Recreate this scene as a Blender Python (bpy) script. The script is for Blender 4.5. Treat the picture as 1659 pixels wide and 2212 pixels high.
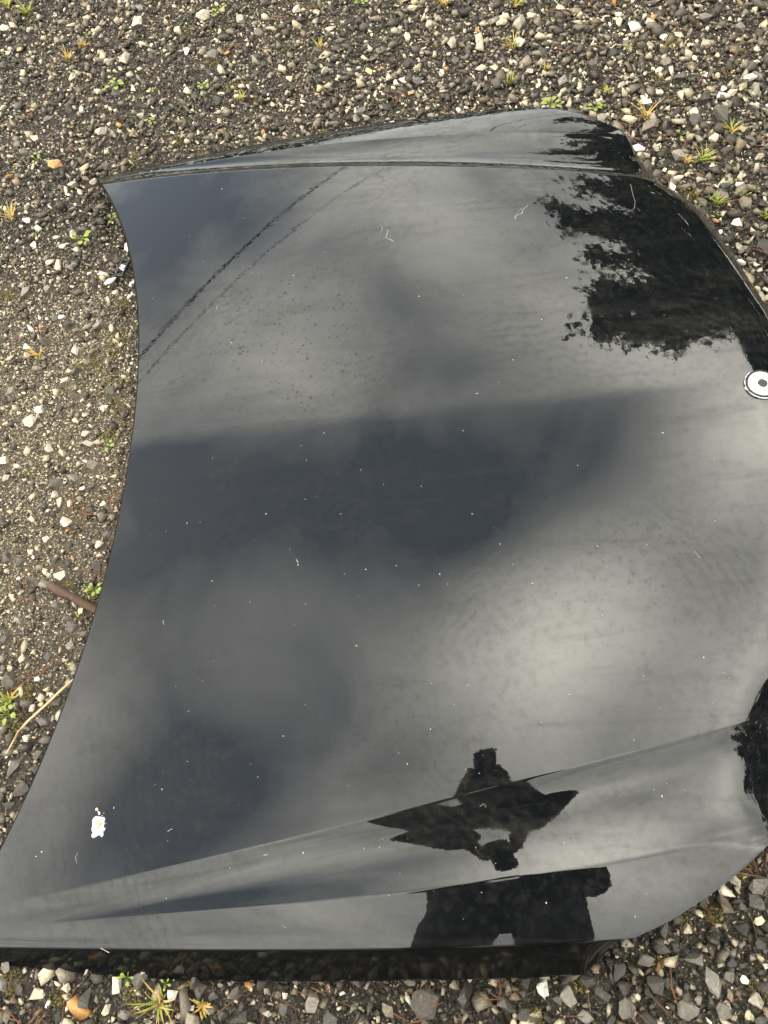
import bpy, bmesh, math, random
import numpy as np
from mathutils import Vector, Matrix
random.seed(7); RNG = np.random.default_rng(7)
for o in list(bpy.data.objects): bpy.data.objects.remove(o)
SC = bpy.context.scene; COL = SC.collection

# ------------------------------------------------------------------ camera
CAM_TH, CAM_ROLL, CAM_H = 0.4686, 0.1201, 1.1725          # tilt off straight-down, roll, height (m)
PXF, PXX, PXY = 1661., 829.5, 1106.                       # focal length / centre in 1659 x 2212 pixels
cam = bpy.data.cameras.new('camera'); camo = bpy.data.objects.new('camera', cam); COL.objects.link(camo)
_c, _s = math.cos(CAM_ROLL), math.sin(CAM_ROLL)
RT0 = Vector((1, 0, 0)); UP0 = Vector((0, math.cos(CAM_TH), math.sin(CAM_TH))); FW = Vector((0, math.sin(CAM_TH), -math.cos(CAM_TH)))
RT = RT0 * _c - UP0 * _s; UP = RT0 * _s + UP0 * _c
camo.matrix_world = Matrix.Translation((0, 0, CAM_H)) @ Matrix((RT, UP, -FW)).transposed().to_4x4()
cam.sensor_fit = 'VERTICAL'; cam.sensor_height = 24; cam.lens = 24 * PXF / 2212
cam.clip_start = .02; cam.clip_end = 400
SC.camera = camo
SC.view_settings.view_transform = 'Standard'; SC.view_settings.look = 'None'
SC.view_settings.exposure = 0.95; SC.view_settings.gamma = 1.0

# ------------------------------------------------------------------ sky
SUN_AZ, SUN_EL = math.radians(-72), math.radians(29)     # azimuth measured right of forward (+Y)
def dirv(az, el):
    az, el = math.radians(az), math.radians(el)
    return (math.sin(az) * math.cos(el), math.cos(az) * math.cos(el), math.sin(el))
SKY_TINT = (1.9, 1.7, 1.4, 1)
W = bpy.data.worlds.new('World'); SC.world = W; W.use_nodes = True
nt = W.node_tree; nt.nodes.clear()
def N(t, **k):
    n = nt.nodes.new(t)
    for a, b in k.items(): setattr(n, a, b)
    return n
def math_(op, a, b=None, clamp=False):
    n = N('ShaderNodeMath', operation=op, use_clamp=clamp)
    for i, v in enumerate((a, b)):
        if v is None: continue
        if isinstance(v, (int, float)): n.inputs[i].default_value = v
        else: nt.links.new(v, n.inputs[i])
    return n.outputs[0]
sky = N('ShaderNodeTexSky', sky_type='NISHITA', sun_disc=False, sun_elevation=SUN_EL, sun_rotation=SUN_AZ)
tc = N('ShaderNodeTexCoord')
sep = N('ShaderNodeSeparateXYZ'); nt.links.new(tc.outputs['Generated'], sep.inputs[0])
zz = math_('ADD', math_('MAXIMUM', sep.outputs[2], 0.0), .35)
comb = N('ShaderNodeCombineXYZ')
nt.links.new(math_('DIVIDE', sep.outputs[0], zz), comb.inputs[0]); nt.links.new(math_('DIVIDE', sep.outputs[1], zz), comb.inputs[1])
n1 = N('ShaderNodeTexNoise'); n1.inputs['Scale'].default_value = 4.5; n1.inputs['Detail'].default_value = 6; n1.inputs['Roughness'].default_value = .56
n1.inputs['Distortion'].default_value = .6; nt.links.new(comb.outputs[0], n1.inputs['Vector'])
n2 = N('ShaderNodeTexNoise'); n2.inputs['Scale'].default_value = 5.5; n2.inputs['Detail'].default_value = 4
off = N('ShaderNodeVectorMath', operation='ADD'); off.inputs[1].default_value = (4.3, 1.7, 0); nt.links.new(comb.outputs[0], off.inputs[0]); nt.links.new(off.outputs[0], n2.inputs['Vector'])
# broad banks of cloud (+) and thinner sky (-): azimuth right of forward, elevation, weight
SKY_BASE = 0.360
BANKS = [(-26.1, 22.4, -0.28), (-14.0, 31.4, -0.17), (-5.4, 34.1, 0.22), (9.0, 34.1, -0.17), (-23.7, 31.8, -0.14), (0.1, 40.1, 0.39), (-20.6, 38.3, 0.13), (-9.8, 42.5, -0.46), (-32.5, 34.7, -0.26), (8.8, 48.5, -0.05), (-20.7, 46.6, 0.36), (-5.0, 51.1, -0.13), (23.4, 51.0, 0.57), (-38.3, 40.1, 0.24), (0.3, 62.5, 0.05), (28.7, 62.9, -0.62), (46.0, 60.1, 0.89), (-32.5, 54.7, -0.12), (-47.7, 46.5, -0.37), (-21.8, 62.3, -0.18), (-44.4, 58.6, -0.1), (-7.5, 71.7, -0.46), (32.7, 72.7, 0.21), (57.2, 68.9, -0.35), (-62.6, 50.1, -0.26), (-48.1, 67.1, -0.12), (7.7, 79.3, 0.0), (82.4, 68.3, 0.09), (-67.4, 60.1, 0.07), (-46.8, 79.5, 0.25), (50.2, 84.4, 0.81), (83.7, 79.0, 0.13), (-78.7, 46.6, 0.24), (-76.6, 69.4, -0.13), (112.2, 69.4, 0.43), (-86.1, 54.8, -0.36), (-102.8, 78.5, -0.27), (-90.2, 43.7, 0.22), (-97.5, 64.1, -0.18), (-97.4, 51.8, -0.42), (-151.9, 34.9, 0.16), (-140.7, 56.9, 0.2), (-119.6, 70.6, 0.33), (-130.0, 42.4, -0.07), (-111.9, 56.0, 0.24), (-137.4, 48.5, 0.07), (156.0, 71.9, 0.31), (127.1, 75.9, -0.49), (146.9, 62.1, -0.02), (154.9, 55.1, 0.09)]
BANKS += [(112, 57, .35), (165, 70, .25), (58, 60, .25)]
BANK_K = 75.0
acc = math_('ADD', math_('MULTIPLY', math_('SUBTRACT', n1.outputs['Fac'], .5), .62), math_('ADD', math_('MULTIPLY', math_('SUBTRACT', n2.outputs['Fac'], .5), .22), SKY_BASE))
for az, el, w in BANKS:
    if 40 < az < 130 and w > 0: w *= 1.2                  # the brightest bank stands to the right
    if abs(w) < .03: continue
    d = N('ShaderNodeVectorMath', operation='DOT_PRODUCT'); nt.links.new(tc.outputs['Generated'], d.inputs[0]); d.inputs[1].default_value = Vector(dirv(az, el)) * BANK_K
    e = math_('EXPONENT', math_('ADD', d.outputs['Value'], math.log(abs(w)) - BANK_K))
    acc = math_('ADD' if w > 0 else 'SUBTRACT', acc, e)
fac = math_('MINIMUM', math_('MAXIMUM', acc, 0.0), 1.5)
skb = N('ShaderNodeMixRGB', blend_type='MULTIPLY'); skb.inputs[0].default_value = 1; nt.links.new(sky.outputs[0], skb.inputs[1]); skb.inputs[2].default_value = SKY_TINT
low = N('ShaderNodeMixRGB'); low.inputs[0].default_value = .45; nt.links.new(skb.outputs[0], low.inputs[1]); low.inputs[2].default_value = (5.2, 5.9, 6.9, 1)
dif_ = N('ShaderNodeVectorMath', operation='SUBTRACT'); dif_.inputs[0].default_value = (38.6, 37.2, 32.8); nt.links.new(low.outputs[0], dif_.inputs[1])
mixc = N('ShaderNodeVectorMath', operation='MULTIPLY_ADD'); nt.links.new(dif_.outputs[0], mixc.inputs[0]); nt.links.new(fac, mixc.inputs[1]); nt.links.new(low.outputs[0], mixc.inputs[2])
bg = N('ShaderNodeBackground'); bg.inputs['Strength'].default_value = .1; nt.links.new(mixc.outputs[0], bg.inputs[0])
out = N('ShaderNodeOutputWorld'); nt.links.new(bg.outputs[0], out.inputs[0])

# ------------------------------------------------------------------ sun (veiled by thin cloud)
sl = bpy.data.lights.new('sun', 'SUN'); sl.energy = 1.5; sl.angle = math.radians(10); sl.color = (1, .91, .77)
so = bpy.data.objects.new('sun', sl); COL.objects.link(so)
so.rotation_euler = Vector(dirv(math.degrees(SUN_AZ), math.degrees(SUN_EL))).to_track_quat('Z', 'Y').to_euler(); so.location = (0, 0, 6)

# ------------------------------------------------------------------ pixel <-> place helpers
def ray(px, py):
    r = (px - PXX) / PXF; u = (PXY - py) / PXF
    return (RT * r + UP * u + FW).normalized()
def ground(px, py, z=0.):
    v = ray(px, py); k = (z - CAM_H) / v.z
    return v.x * k, v.y * k
def topx(P):                                              # N x 3 -> N x 2 pixels
    v = P - np.array([0, 0, CAM_H]); a = v @ np.array(RT); b = v @ np.array(UP); c = np.maximum(v @ np.array(FW), 1e-3)
    return np.stack([PXX + PXF * a / c, PXY - PXF * b / c], -1)
def mm_per_px(px, py):
    v = ray(px, py); return (CAM_H / -v.z) / PXF * (v.dot(FW))

# ------------------------------------------------------------------ object helpers
def tag(o, label=None, cat=None, group=None, kind=None):
    for k, v in (('label', label), ('category', cat), ('group', group), ('kind', kind)):
        if v: o[k] = v
    return o
def link(name, me, parent=None, mat=None):
    o = bpy.data.objects.new(name, me); COL.objects.link(o)
    if parent: o.parent = parent
    if mat and me is not None: me.materials.clear(); me.materials.append(mat)
    return o
def empty(name, loc=(0, 0, 0)):
    o = bpy.data.objects.new(name, None); COL.objects.link(o); o.location = loc; o.empty_display_size = .05; return o
def mesh(name, V, F, smooth=False):
    me = bpy.data.meshes.new(name); me.from_pydata([tuple(map(float, v)) for v in V], [], F); me.update()
    if smooth: me.polygons.foreach_set('use_smooth', [True] * len(me.polygons))
    return me
def tube(pts, rad, n=6):
    V = []; F = []; P = [Vector(p) for p in pts]
    if not hasattr(rad, '__len__'): rad = [rad] * len(P)
    for i, p in enumerate(P):
        d = (P[min(i + 1, len(P) - 1)] - P[max(i - 1, 0)]).normalized()
        a = d.cross(Vector((0, 0, 1)));  a = a.normalized() if a.length > .05 else Vector((1, 0, 0)); b = d.cross(a)
        for k in range(n):
            q = 2 * math.pi * k / n; V.append(p + (a * math.cos(q) + b * math.sin(q)) * rad[i])
    for i in range(len(P) - 1):
        for k in range(n):
            F.append((i * n + k, i * n + (k + 1) % n, (i + 1) * n + (k + 1) % n, (i + 1) * n + k))
    F.append(tuple(range(n))[::-1]); F.append(tuple((len(P) - 1) * n + k for k in range(n)))
    return V, F
def merge(parts):
    V = []; F = []
    for v, f in parts:
        b = len(V); V += list(v); F += [tuple(i + b for i in q) for q in f]
    return V, F

# ------------------------------------------------------------------ materials
def newmat(name):
    m = bpy.data.materials.new(name); m.use_nodes = True
    return m, m.node_tree, m.node_tree.nodes['Principled BSDF']
def simple(name, col, rough=.7, metal=0., var=.25, scale=60, bump=0., coords='Object', spec=.5):
    m, t, b = newmat(name); L = t.links.new
    b.inputs['Roughness'].default_value = rough; b.inputs['Metallic'].default_value = metal; b.inputs['Specular IOR Level'].default_value = spec
    c = t.nodes.new('ShaderNodeTexCoord'); n = t.nodes.new('ShaderNodeTexNoise'); n.inputs['Scale'].default_value = scale; n.inputs['Detail'].default_value = 4
    L(c.outputs[coords], n.inputs['Vector'])
    r = t.nodes.new('ShaderNodeMixRGB'); L(n.outputs['Fac'], r.inputs[0])
    r.inputs[1].default_value = tuple(x * (1 - var) for x in col) + (1,); r.inputs[2].default_value = tuple(min(1, x * (1 + var)) for x in col) + (1,)
    L(r.outputs[0], b.inputs['Base Color'])
    if bump:
        bu = t.nodes.new('ShaderNodeBump'); bu.inputs['Strength'].default_value = 1; bu.inputs['Distance'].default_value = bump
        L(n.outputs['Fac'], bu.inputs['Height']); L(bu.outputs[0], b.inputs['Normal'])
    return m
def stone_mat(name, objcol):
    m, t, b = newmat(name); L = t.links.new
    if objcol:
        src = t.nodes.new('ShaderNodeObjectInfo').outputs['Color']
    else:
        a = t.nodes.new('ShaderNodeAttribute'); a.attribute_name = 'tone'; src = a.outputs['Color']
    g = t.nodes.new('ShaderNodeNewGeometry')
    n = t.nodes.new('ShaderNodeTexNoise'); n.inputs['Scale'].default_value = 260; n.inputs['Detail'].default_value = 5; n.inputs['Roughness'].default_value = .65
    L(g.outputs['Position'], n.inputs['Vector'])
    mr = t.nodes.new('ShaderNodeMapRange'); mr.inputs[1].default_value = .3; mr.inputs[2].default_value = .75; mr.inputs[3].default_value = .6; mr.inputs[4].default_value = 1.35
    L(n.outputs['Fac'], mr.inputs[0])
    mx = t.nodes.new('ShaderNodeMixRGB'); mx.blend_type = 'MULTIPLY'; mx.inputs[0].default_value = 1; L(src, mx.inputs[1])
    wm = t.nodes.new('ShaderNodeVectorMath'); wm.operation = 'SCALE'; wm.inputs[0].default_value = (1.03, .97, .87); L(mr.outputs[0], wm.inputs['Scale']); L(wm.outputs[0], mx.inputs[2])
    # pale calcite veins and specks
    n2 = t.nodes.new('ShaderNodeTexNoise'); n2.inputs['Scale'].default_value = 95; n2.inputs['Detail'].default_value = 6; n2.inputs['Roughness'].default_value = .7; L(g.outputs['Position'], n2.inputs['Vector'])
    m3 = t.nodes.new('ShaderNodeMapRange'); m3.inputs[1].default_value = .64; m3.inputs[2].default_value = .72; m3.inputs[3].default_value = 0; m3.inputs[4].default_value = .55; L(n2.outputs['Fac'], m3.inputs[0])
    v = t.nodes.new('ShaderNodeMixRGB'); L(m3.outputs[0], v.inputs[0]); L(mx.outputs[0], v.inputs[1]); v.inputs[2].default_value = (.42, .40, .35, 1)
    L(v.outputs[0], b.inputs['Base Color'])
    b.inputs['Roughness'].default_value = .58; b.inputs['Specular IOR Level'].default_value = .4
    bu = t.nodes.new('ShaderNodeBump'); bu.inputs['Distance'].default_value = .0012; L(n.outputs['Fac'], bu.inputs['Height']); L(bu.outputs[0], b.inputs['Normal'])
    return m
M_STONE = stone_mat('stone', True); M_GRAVEL = stone_mat('gravel', False)

def ground_mat():
    m, t, b = newmat('soil'); L = t.links.new
    g = t.nodes.new('ShaderNodeNewGeometry')
    def noise(s, d=5, r=.6):
        n = t.nodes.new('ShaderNodeTexNoise'); n.inputs['Scale'].default_value = s; n.inputs['Detail'].default_value = d; n.inputs['Roughness'].default_value = r
        L(g.outputs['Position'], n.inputs['Vector']); return n.outputs['Fac']
    vo = t.nodes.new('ShaderNodeTexVoronoi'); vo.inputs['Scale'].default_value = 320; L(g.outputs['Position'], vo.inputs['Vector'])
    cr = t.nodes.new('ShaderNodeValToRGB'); e = cr.color_ramp.elements
    e[0].position = 0; e[0].color = (.03, .022, .014, 1); e[1].position = 1; e[1].color = (.22, .19, .14, 1)
    for p, c in ((.35, (.05, .045, .038, 1)), (.62, (.075, .066, .05, 1)), (.8, (.17, .15, .115, 1))):
        k = cr.color_ramp.elements.new(p); k.color = tuple(q * .7 for q in c[:3]) + (1,)
    sp = t.nodes.new('ShaderNodeSeparateColor'); L(vo.outputs['Color'], sp.inputs[0]); L(sp.outputs[0], cr.inputs[0])
    mx = t.nodes.new('ShaderNodeMixRGB'); L(noise(9, 4), mx.inputs[0]); mx.blend_type = 'MIX'
    L(cr.outputs[0], mx.inputs[1]); mx.inputs[2].default_value = (.04, .034, .025, 1)
    gx0, gy0 = ground(120, 1010); mp = t.nodes.new('ShaderNodeMapping'); mp.inputs['Location'].default_value = (-gx0 / .3, -gy0 / .5, 0); mp.inputs['Scale'].default_value = (1 / .3, 1 / .5, 0); L(g.outputs['Position'], mp.inputs['Vector'])
    ln = t.nodes.new('ShaderNodeVectorMath'); ln.operation = 'LENGTH'; L(mp.outputs[0], ln.inputs[0]); fr_ = t.nodes.new('ShaderNodeMapRange'); fr_.inputs[1].default_value = .5; fr_.inputs[2].default_value = 1.1; fr_.inputs[3].default_value = .3; fr_.inputs[4].default_value = 0; L(ln.outputs['Value'], fr_.inputs[0])
    tan = t.nodes.new('ShaderNodeMixRGB'); L(fr_.outputs[0], tan.inputs[0]); L(mx.outputs[0], tan.inputs[1]); tan.inputs[2].default_value = (.24, .19, .125, 1)
    L(tan.outputs[0], b.inputs['Base Color']); b.inputs['Roughness'].default_value = .9
    bu = t.nodes.new('ShaderNodeBump'); bu.inputs['Distance'].default_value = .003; L(vo.outputs['Distance'], bu.inputs['Height']); L(bu.outputs[0], b.inputs['Normal'])
    return m

# ------------------------------------------------------------------ the bonnet's shape (s: rear -> nose, t: across, metres)
HO = np.array([-0.3979, 0.7094]); HYAW = -0.0886; TILT = (0.011, 0.0282)
ES = np.array([math.cos(HYAW), math.sin(HYAW)]); ET = np.array([-math.sin(HYAW), math.cos(HYAW)])
PT = {'2': (.6508, -.1647, -.0465, .0106), '1': (.6889, -.0562, .0439, -.108), '0': (.7201, .0181, -.0036, -.0388)}
PD = {'2': (.0315, -.0255, .039), '1': (.0415, -.0125, .0281), '0': (.0531, .0063, .0064)}
PZ = (.12, .144, -.0557); PR = (-.3023, -.1283)
def poly(c, s):
    o = 0. * s
    for a in reversed(c): o = o * s + a
    return o
FT = np.array([0, .10, .157, .2, .305, .393, .43, .456, .475, .50, .55, .585, .612, .63, .655, .675, .70, .718, .74, .80])
FS = np.array([1.06, 1.053, 1.046, 1.037, 1.017, .996, .982, .962, .940, .925, .912, .90, .88, .857, .822, .789, .742, .697, .64, .50])
FT2 = np.array([0, .10, .157, .2, .305, .393, .43, .456, .47, .48, .51, .56, .613, .648, .678, .702, .722, .735, .76, .80])
FS2 = np.array([1.06, 1.053, 1.046, 1.037, 1.017, .998, .986, .970, .960, .953, .943, .924, .886, .848, .813, .778, .741, .716, .65, .54])
FPL = np.stack([np.concatenate([FS[::-1], FS2[1:]]), np.concatenate([-FT[::-1], FT2[1:]])], 1)
def sfront(t): return np.where(t < 0, np.interp(-t, FT, FS), np.interp(t, FT2, FS2))
def srear(t): return PR[0] * t ** 2 + PR[1] * t ** 4
def fdist(s, t):
    P = np.stack([s, t], -1); best = np.full(np.shape(s), 9.)
    for a, b in zip(FPL[:-1], FPL[1:]):
        ab = b - a; k = np.clip(((P - a) @ ab) / (ab @ ab), 0, 1); q = a + k[..., None] * ab
        best = np.minimum(best, np.linalg.norm(P - q, axis=-1))
    return best
def hz(s, t):
    at = np.abs(t); t2, t1, t0 = [poly(PT[k], s) for k in '210']; d2, d1, d0 = [poly(PD[k], s) for k in '210']
    a = at / t2; dome = d2 * (.40 * np.sqrt(a * a + 4e-5) + .60 * a ** 2.5)
    def herm(x, w, D, m0, m1):
        x = np.clip(x, 0, 1); return D * (3 * x * x - 2 * x ** 3) + w * (m0 * (x ** 3 - 2 * x * x + x) + m1 * (x ** 3 - x * x))
    w = t1 - t2; D = d1 - d2; mn = D / w; fl = d2 + D * (1 - (1 - np.clip((at - t2) / w, 0, 1)) ** (1.25 + 2.95 * np.clip((s + .05) / .4, 0, 1))) + .07 * np.clip((s - .05) / .3, 0, 1) * w * (lambda x: x * x * (1 - x))(np.clip((at - t2) / w, 0, 1))
    w0 = t0 - t1; D0 = d0 - d1; mn0 = D0 / w0; ou = d1 + herm((at - t1) / w0, w0, D0, .8 * mn0, 1.5 * mn0)
    drop = np.where(at < t2, dome, np.where(at < t1, fl, ou + np.maximum(at - t0, 0) * 1.5 * mn0))
    z = poly(PZ, s) - drop + TILT[0] * s + TILT[1] * t
    q = np.clip(1 - fdist(s, t) / .10, 0, .995)
    return z - (.05 - .048 * np.clip((at - .56) / .06, 0, 1)) * (1 - np.sqrt(1 - q ** 2.5))
def hw(s, t, dz=0.):                                       # bonnet coordinates -> world point
    s = np.asarray(s, float); t = np.asarray(t, float); xy = HO + s[..., None] * ES + t[..., None] * ET
    return np.concatenate([xy, (hz(s, t) + dz)[..., None]], -1)
def w2h(x, y):
    w = np.stack([np.asarray(x), np.asarray(y)], -1) - HO; return w @ ES, w @ ET
def px2h(px, py):                                          # pixel -> bonnet coordinates
    z = .15
    for i in range(30):
        x, y = ground(px, py, z); s, t = w2h(x, y); z = .5 * z + .5 * float(hz(np.array(s), np.array(t)))
    return float(s), float(t)

# ------------------------------------------------------------------ ground sheet
G = 120.
gm = mesh('ground', [(-G, -G, -.006), (G, -G, -.006), (G, G, -.006), (-G, G, -.006)], [(0, 1, 2, 3)])
GROUND = tag(link('ground', gm, mat=ground_mat()), 'dark damp gravelly soil spreading under the bonnet', 'ground', kind='structure')

# ------------------------------------------------------------------ bonnet
def paint():
    m, t, b = newmat('black_paint'); L = t.links.new
    tcn = t.nodes.new('ShaderNodeTexCoord')
    def noise(s, d=4, r=.55, vec=None, dist=0):
        n = t.nodes.new('ShaderNodeTexNoise'); n.inputs['Scale'].default_value = s; n.inputs['Detail'].default_value = d; n.inputs['Roughness'].default_value = r; n.inputs['Distortion'].default_value = dist
        L(vec or tcn.outputs['Object'], n.inputs['Vector']); return n.outputs['Fac']
    def mth(op, a, c=None, clamp=False):
        n = t.nodes.new('ShaderNodeMath'); n.operation = op; n.use_clamp = clamp
        for i, v in enumerate((a, c)):
            if v is None: continue
            if isinstance(v, (int, float)): n.inputs[i].default_value = v
            else: L(v, n.inputs[i])
        return n.outputs[0]
    def rng(v, a, c, lo, hi, smooth=True):
        n = t.nodes.new('ShaderNodeMapRange'); n.interpolation_type = 'SMOOTHSTEP' if smooth else 'LINEAR'
        for i, k in enumerate((a, c, lo, hi)): n.inputs[i + 1].default_value = k
        L(v, n.inputs[0]); return n.outputs[0]
    def blob(x, y, rx, ry):
        mp = t.nodes.new('ShaderNodeMapping'); mp.vector_type = 'POINT'
        mp.inputs['Location'].default_value = (-x / rx, -y / ry, 0); mp.inputs['Scale'].default_value = (1 / rx, 1 / ry, 0)
        L(tcn.outputs['Object'], mp.inputs['Vector']); ln = t.nodes.new('ShaderNodeVectorMath'); ln.operation = 'LENGTH'; L(mp.outputs[0], ln.inputs[0])
        return rng(ln.outputs['Value'], .25, 1.0, 1, 0)
    # dried rain spots, thickest in one patch
    vo = t.nodes.new('ShaderNodeTexVoronoi'); vo.inputs['Scale'].default_value = 135
    nz = t.nodes.new('ShaderNodeTexNoise'); nz.inputs['Scale'].default_value = 160; L(tcn.outputs['Object'], nz.inputs['Vector']); wrp = t.nodes.new('ShaderNodeVectorMath'); wrp.operation = 'MULTIPLY_ADD'; L(nz.outputs['Color'], wrp.inputs[0]); wrp.inputs[1].default_value = (.006, .006, 0); L(tcn.outputs['Object'], wrp.inputs[2]); L(wrp.outputs[0], vo.inputs['Vector'])
    spc = t.nodes.new('ShaderNodeSeparateColor'); L(vo.outputs['Color'], spc.inputs[0])
    rad = mth('ADD', mth('MULTIPLY', mth('POWER', spc.outputs[0], 1.6), .36), .09)
    spot = mth('MULTIPLY', rng(mth('SUBTRACT', vo.outputs['Distance'], rad), -.05, .05, 1, 0), rng(spc.outputs[1], .1, .25, 0, 1))
    s0, t0 = px2h(620, 730); s1, t1 = px2h(480, 1020)
    patch = mth('MAXIMUM', mth('MAXIMUM', blob(s0, t0, .22, .30), mth('MULTIPLY', blob(.75, -.28, .22, .2), .35)), mth('MULTIPLY', blob(.3, -.48, .3, .1), .45))
    spots = mth('MULTIPLY', spot, mth('MULTIPLY', patch, rng(noise(6), .3, .55, .45, 1)))
    # wiping streaks and smears
    mp = t.nodes.new('ShaderNodeMapping'); mp.inputs['Scale'].default_value = (2.2, 16, 3); mp.inputs['Rotation'].default_value = (0, 0, .5); L(tcn.outputs['Object'], mp.inputs['Vector'])
    streak = rng(noise(1.6, 6, .6, mp.outputs[0], .8), .48, .78, 0, 1)
    smear = rng(noise(11, 6, .65, None, 1.2), .55, .8, 0, 1)
    mp2 = t.nodes.new('ShaderNodeMapping'); mp2.inputs['Location'].default_value = (-.62, .42, 0); L(tcn.outputs['Object'], mp2.inputs['Vector'])
    wv = t.nodes.new('ShaderNodeTexWave'); wv.wave_type = 'RINGS'; wv.rings_direction = 'Z'; wv.inputs['Scale'].default_value = 21; wv.inputs['Distortion'].default_value = 16; wv.inputs['Detail'].default_value = 5; wv.inputs['Detail Scale'].default_value = .45; wv.inputs['Detail Roughness'].default_value = .7; L(mp2.outputs[0], wv.inputs['Vector'])
    arcs = mth('MULTIPLY', rng(wv.outputs['Fac'], .45, .95, 0, 1), rng(noise(5.5, 4), .5, .72, 0, 1))
    fine = mth('MULTIPLY', rng(noise(75, 5, .7), .42, .72, 0, 1), rng(noise(5, 4), .3, .65, .2, 1))
    grime = mth('ADD', mth('MULTIPLY', mth('MULTIPLY', spots, mth('ADD', mth('MULTIPLY', spc.outputs[2], .7), .3)), .8), mth('ADD', mth('MULTIPLY', streak, .28), mth('ADD', mth('ADD', mth('MULTIPLY', smear, .26), mth('MULTIPLY', arcs, .2)), mth('MULTIPLY', fine, .28))), True)
    dif = t.nodes.new('ShaderNodeBsdfDiffuse'); dif.inputs['Color'].default_value = (.03, .029, .027, 1)
    b.inputs['Base Color'].default_value = (.0035, .0042, .0048, 1); b.inputs['IOR'].default_value = 1.6
    L(mth('ADD', .018, mth('MULTIPLY', mth('ADD', smear, streak), .05)), b.inputs['Roughness'])
    bu = t.nodes.new('ShaderNodeBump'); bu.inputs['Distance'].default_value = .00006; bu.inputs['Strength'].default_value = .6; L(noise(70, 2), bu.inputs['Height']); L(bu.outputs[0], b.inputs['Normal'])
    mx = t.nodes.new('ShaderNodeMixShader'); L(grime, mx.inputs[0]); L(b.outputs[0], mx.inputs[1]); L(dif.outputs[0], mx.inputs[2])
    L(mx.outputs[0], t.nodes['Material Output'].inputs['Surface'])
    return m
M_PAINT = paint()
M_BLACK = simple('black_underside', (.003, .003, .003), .5, var=.3, spec=.08)
M_LIP = simple('lip_paint', (.0035, .004, .0045), .1, var=.2, spec=.18)
BON = empty('car_bonnet'); tag(BON, 'glossy black car bonnet lying face up on gravel', 'bonnet')
BON.location = (HO[0], HO[1], 0); BON.rotation_euler = (0, 0, HYAW)      # local x = s, local y = t

vv = np.concatenate([1 - (1 - np.linspace(0, 1, 60)) ** 1.35, 1 + np.linspace(0, 1, 34)[1:] ** 1.25, 2 + np.linspace(0, 1, 20)[1:] ** 1.1])
vv = np.concatenate([-vv[::-1][:-1], vv])
def tline(v, s):
    a = np.abs(v); t2, t1, t0 = [poly(PT[k], s) for k in '210']
    return np.sign(v) * np.where(a <= 1, a * t2, np.where(a <= 2, t2 + (a - 1) * (t1 - t2), t1 + (a - 2) * (t0 - t1)))
lo = np.full(vv.shape, .4); hi = np.full(vv.shape, 1.2)
for _ in range(40):
    md = (lo + hi) / 2; f = md < sfront(tline(vv, md)); lo = np.where(f, md, lo); hi = np.where(f, hi, md)
SF = (lo + hi) / 2
lo = np.full(vv.shape, -.5); hi = np.full(vv.shape, .2)
for _ in range(40):
    md = (lo + hi) / 2; f = md < srear(tline(vv, md)); lo = np.where(f, md, lo); hi = np.where(f, hi, md)
SR = (lo + hi) / 2
uu = np.concatenate([np.linspace(0, .86, 120)[:-1], .86 + .14 * (1 - (1 - np.linspace(0, 1, 60)) ** 1.8)])
SS = SR[None] + uu[:, None] * (SF - SR)[None]; TT = tline(vv[None] + 0 * SS, SS); ZZ = hz(SS, TT)
NR, NC = SS.shape
V = np.stack([SS, TT, ZZ], -1).reshape(-1, 3)
F = [(i * NC + j, (i + 1) * NC + j, (i + 1) * NC + j + 1, i * NC + j + 1) for i in range(NR - 1) for j in range(NC - 1)]
link('outer_panel', mesh('outer_panel', V, F, True), BON, M_PAINT)
def flange(name, B, prof, mat=M_PAINT, floor=None, flip=False):
    """strip hung from the boundary polyline B (n x 3, local), prof = [(out, down)]"""
    B = np.asarray(B); d = np.gradient(B[:, :2], axis=0); d /= np.linalg.norm(d, axis=1)[:, None] + 1e-9
    nrm = np.stack([d[:, 1], -d[:, 0]], 1) * (-1 if flip else 1)
    rows = [B]
    for o_, dn in prof:
        R = B.copy(); R[:, :2] += nrm * o_; R[:, 2] -= dn
        if floor is not None: R[:, 2] = np.maximum(R[:, 2], floor)
        rows.append(R)
    if floor is not None:
        R = rows[-1].copy(); R[:, 2] = floor; rows.append(R)
    n = len(B); VV = np.concatenate(rows)
    FF = [(k * n + i, k * n + i + 1, (k + 1) * n + i + 1, (k + 1) * n + i) for k in range(len(rows) - 1) for i in range(n - 1)]
    if flip: FF = [f[::-1] for f in FF]
    return link(name, mesh(name, VV, FF, True), BON, mat)
P3 = V.reshape(NR, NC, 3)
SIDE = [(.003, .0009), (.006, .0022), (.009, .0040), (.012, .0064), (.015, .0096), (.018, .0138), (.022, .0205), (.028, .0325), (.034, .046), (.0385, .0565), (.0395, .059), (.038, .060), (.020, .058)]
SIDE_NEAR = [(.001, .0005), (.0022, .0018), (.0045, .0052), (.009, .0115), (.015, .0205), (.022, .0315), (.030, .0445), (.0375, .0565), (.0395, .0595), (.038, .0605), (.020, .0585)]
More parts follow.
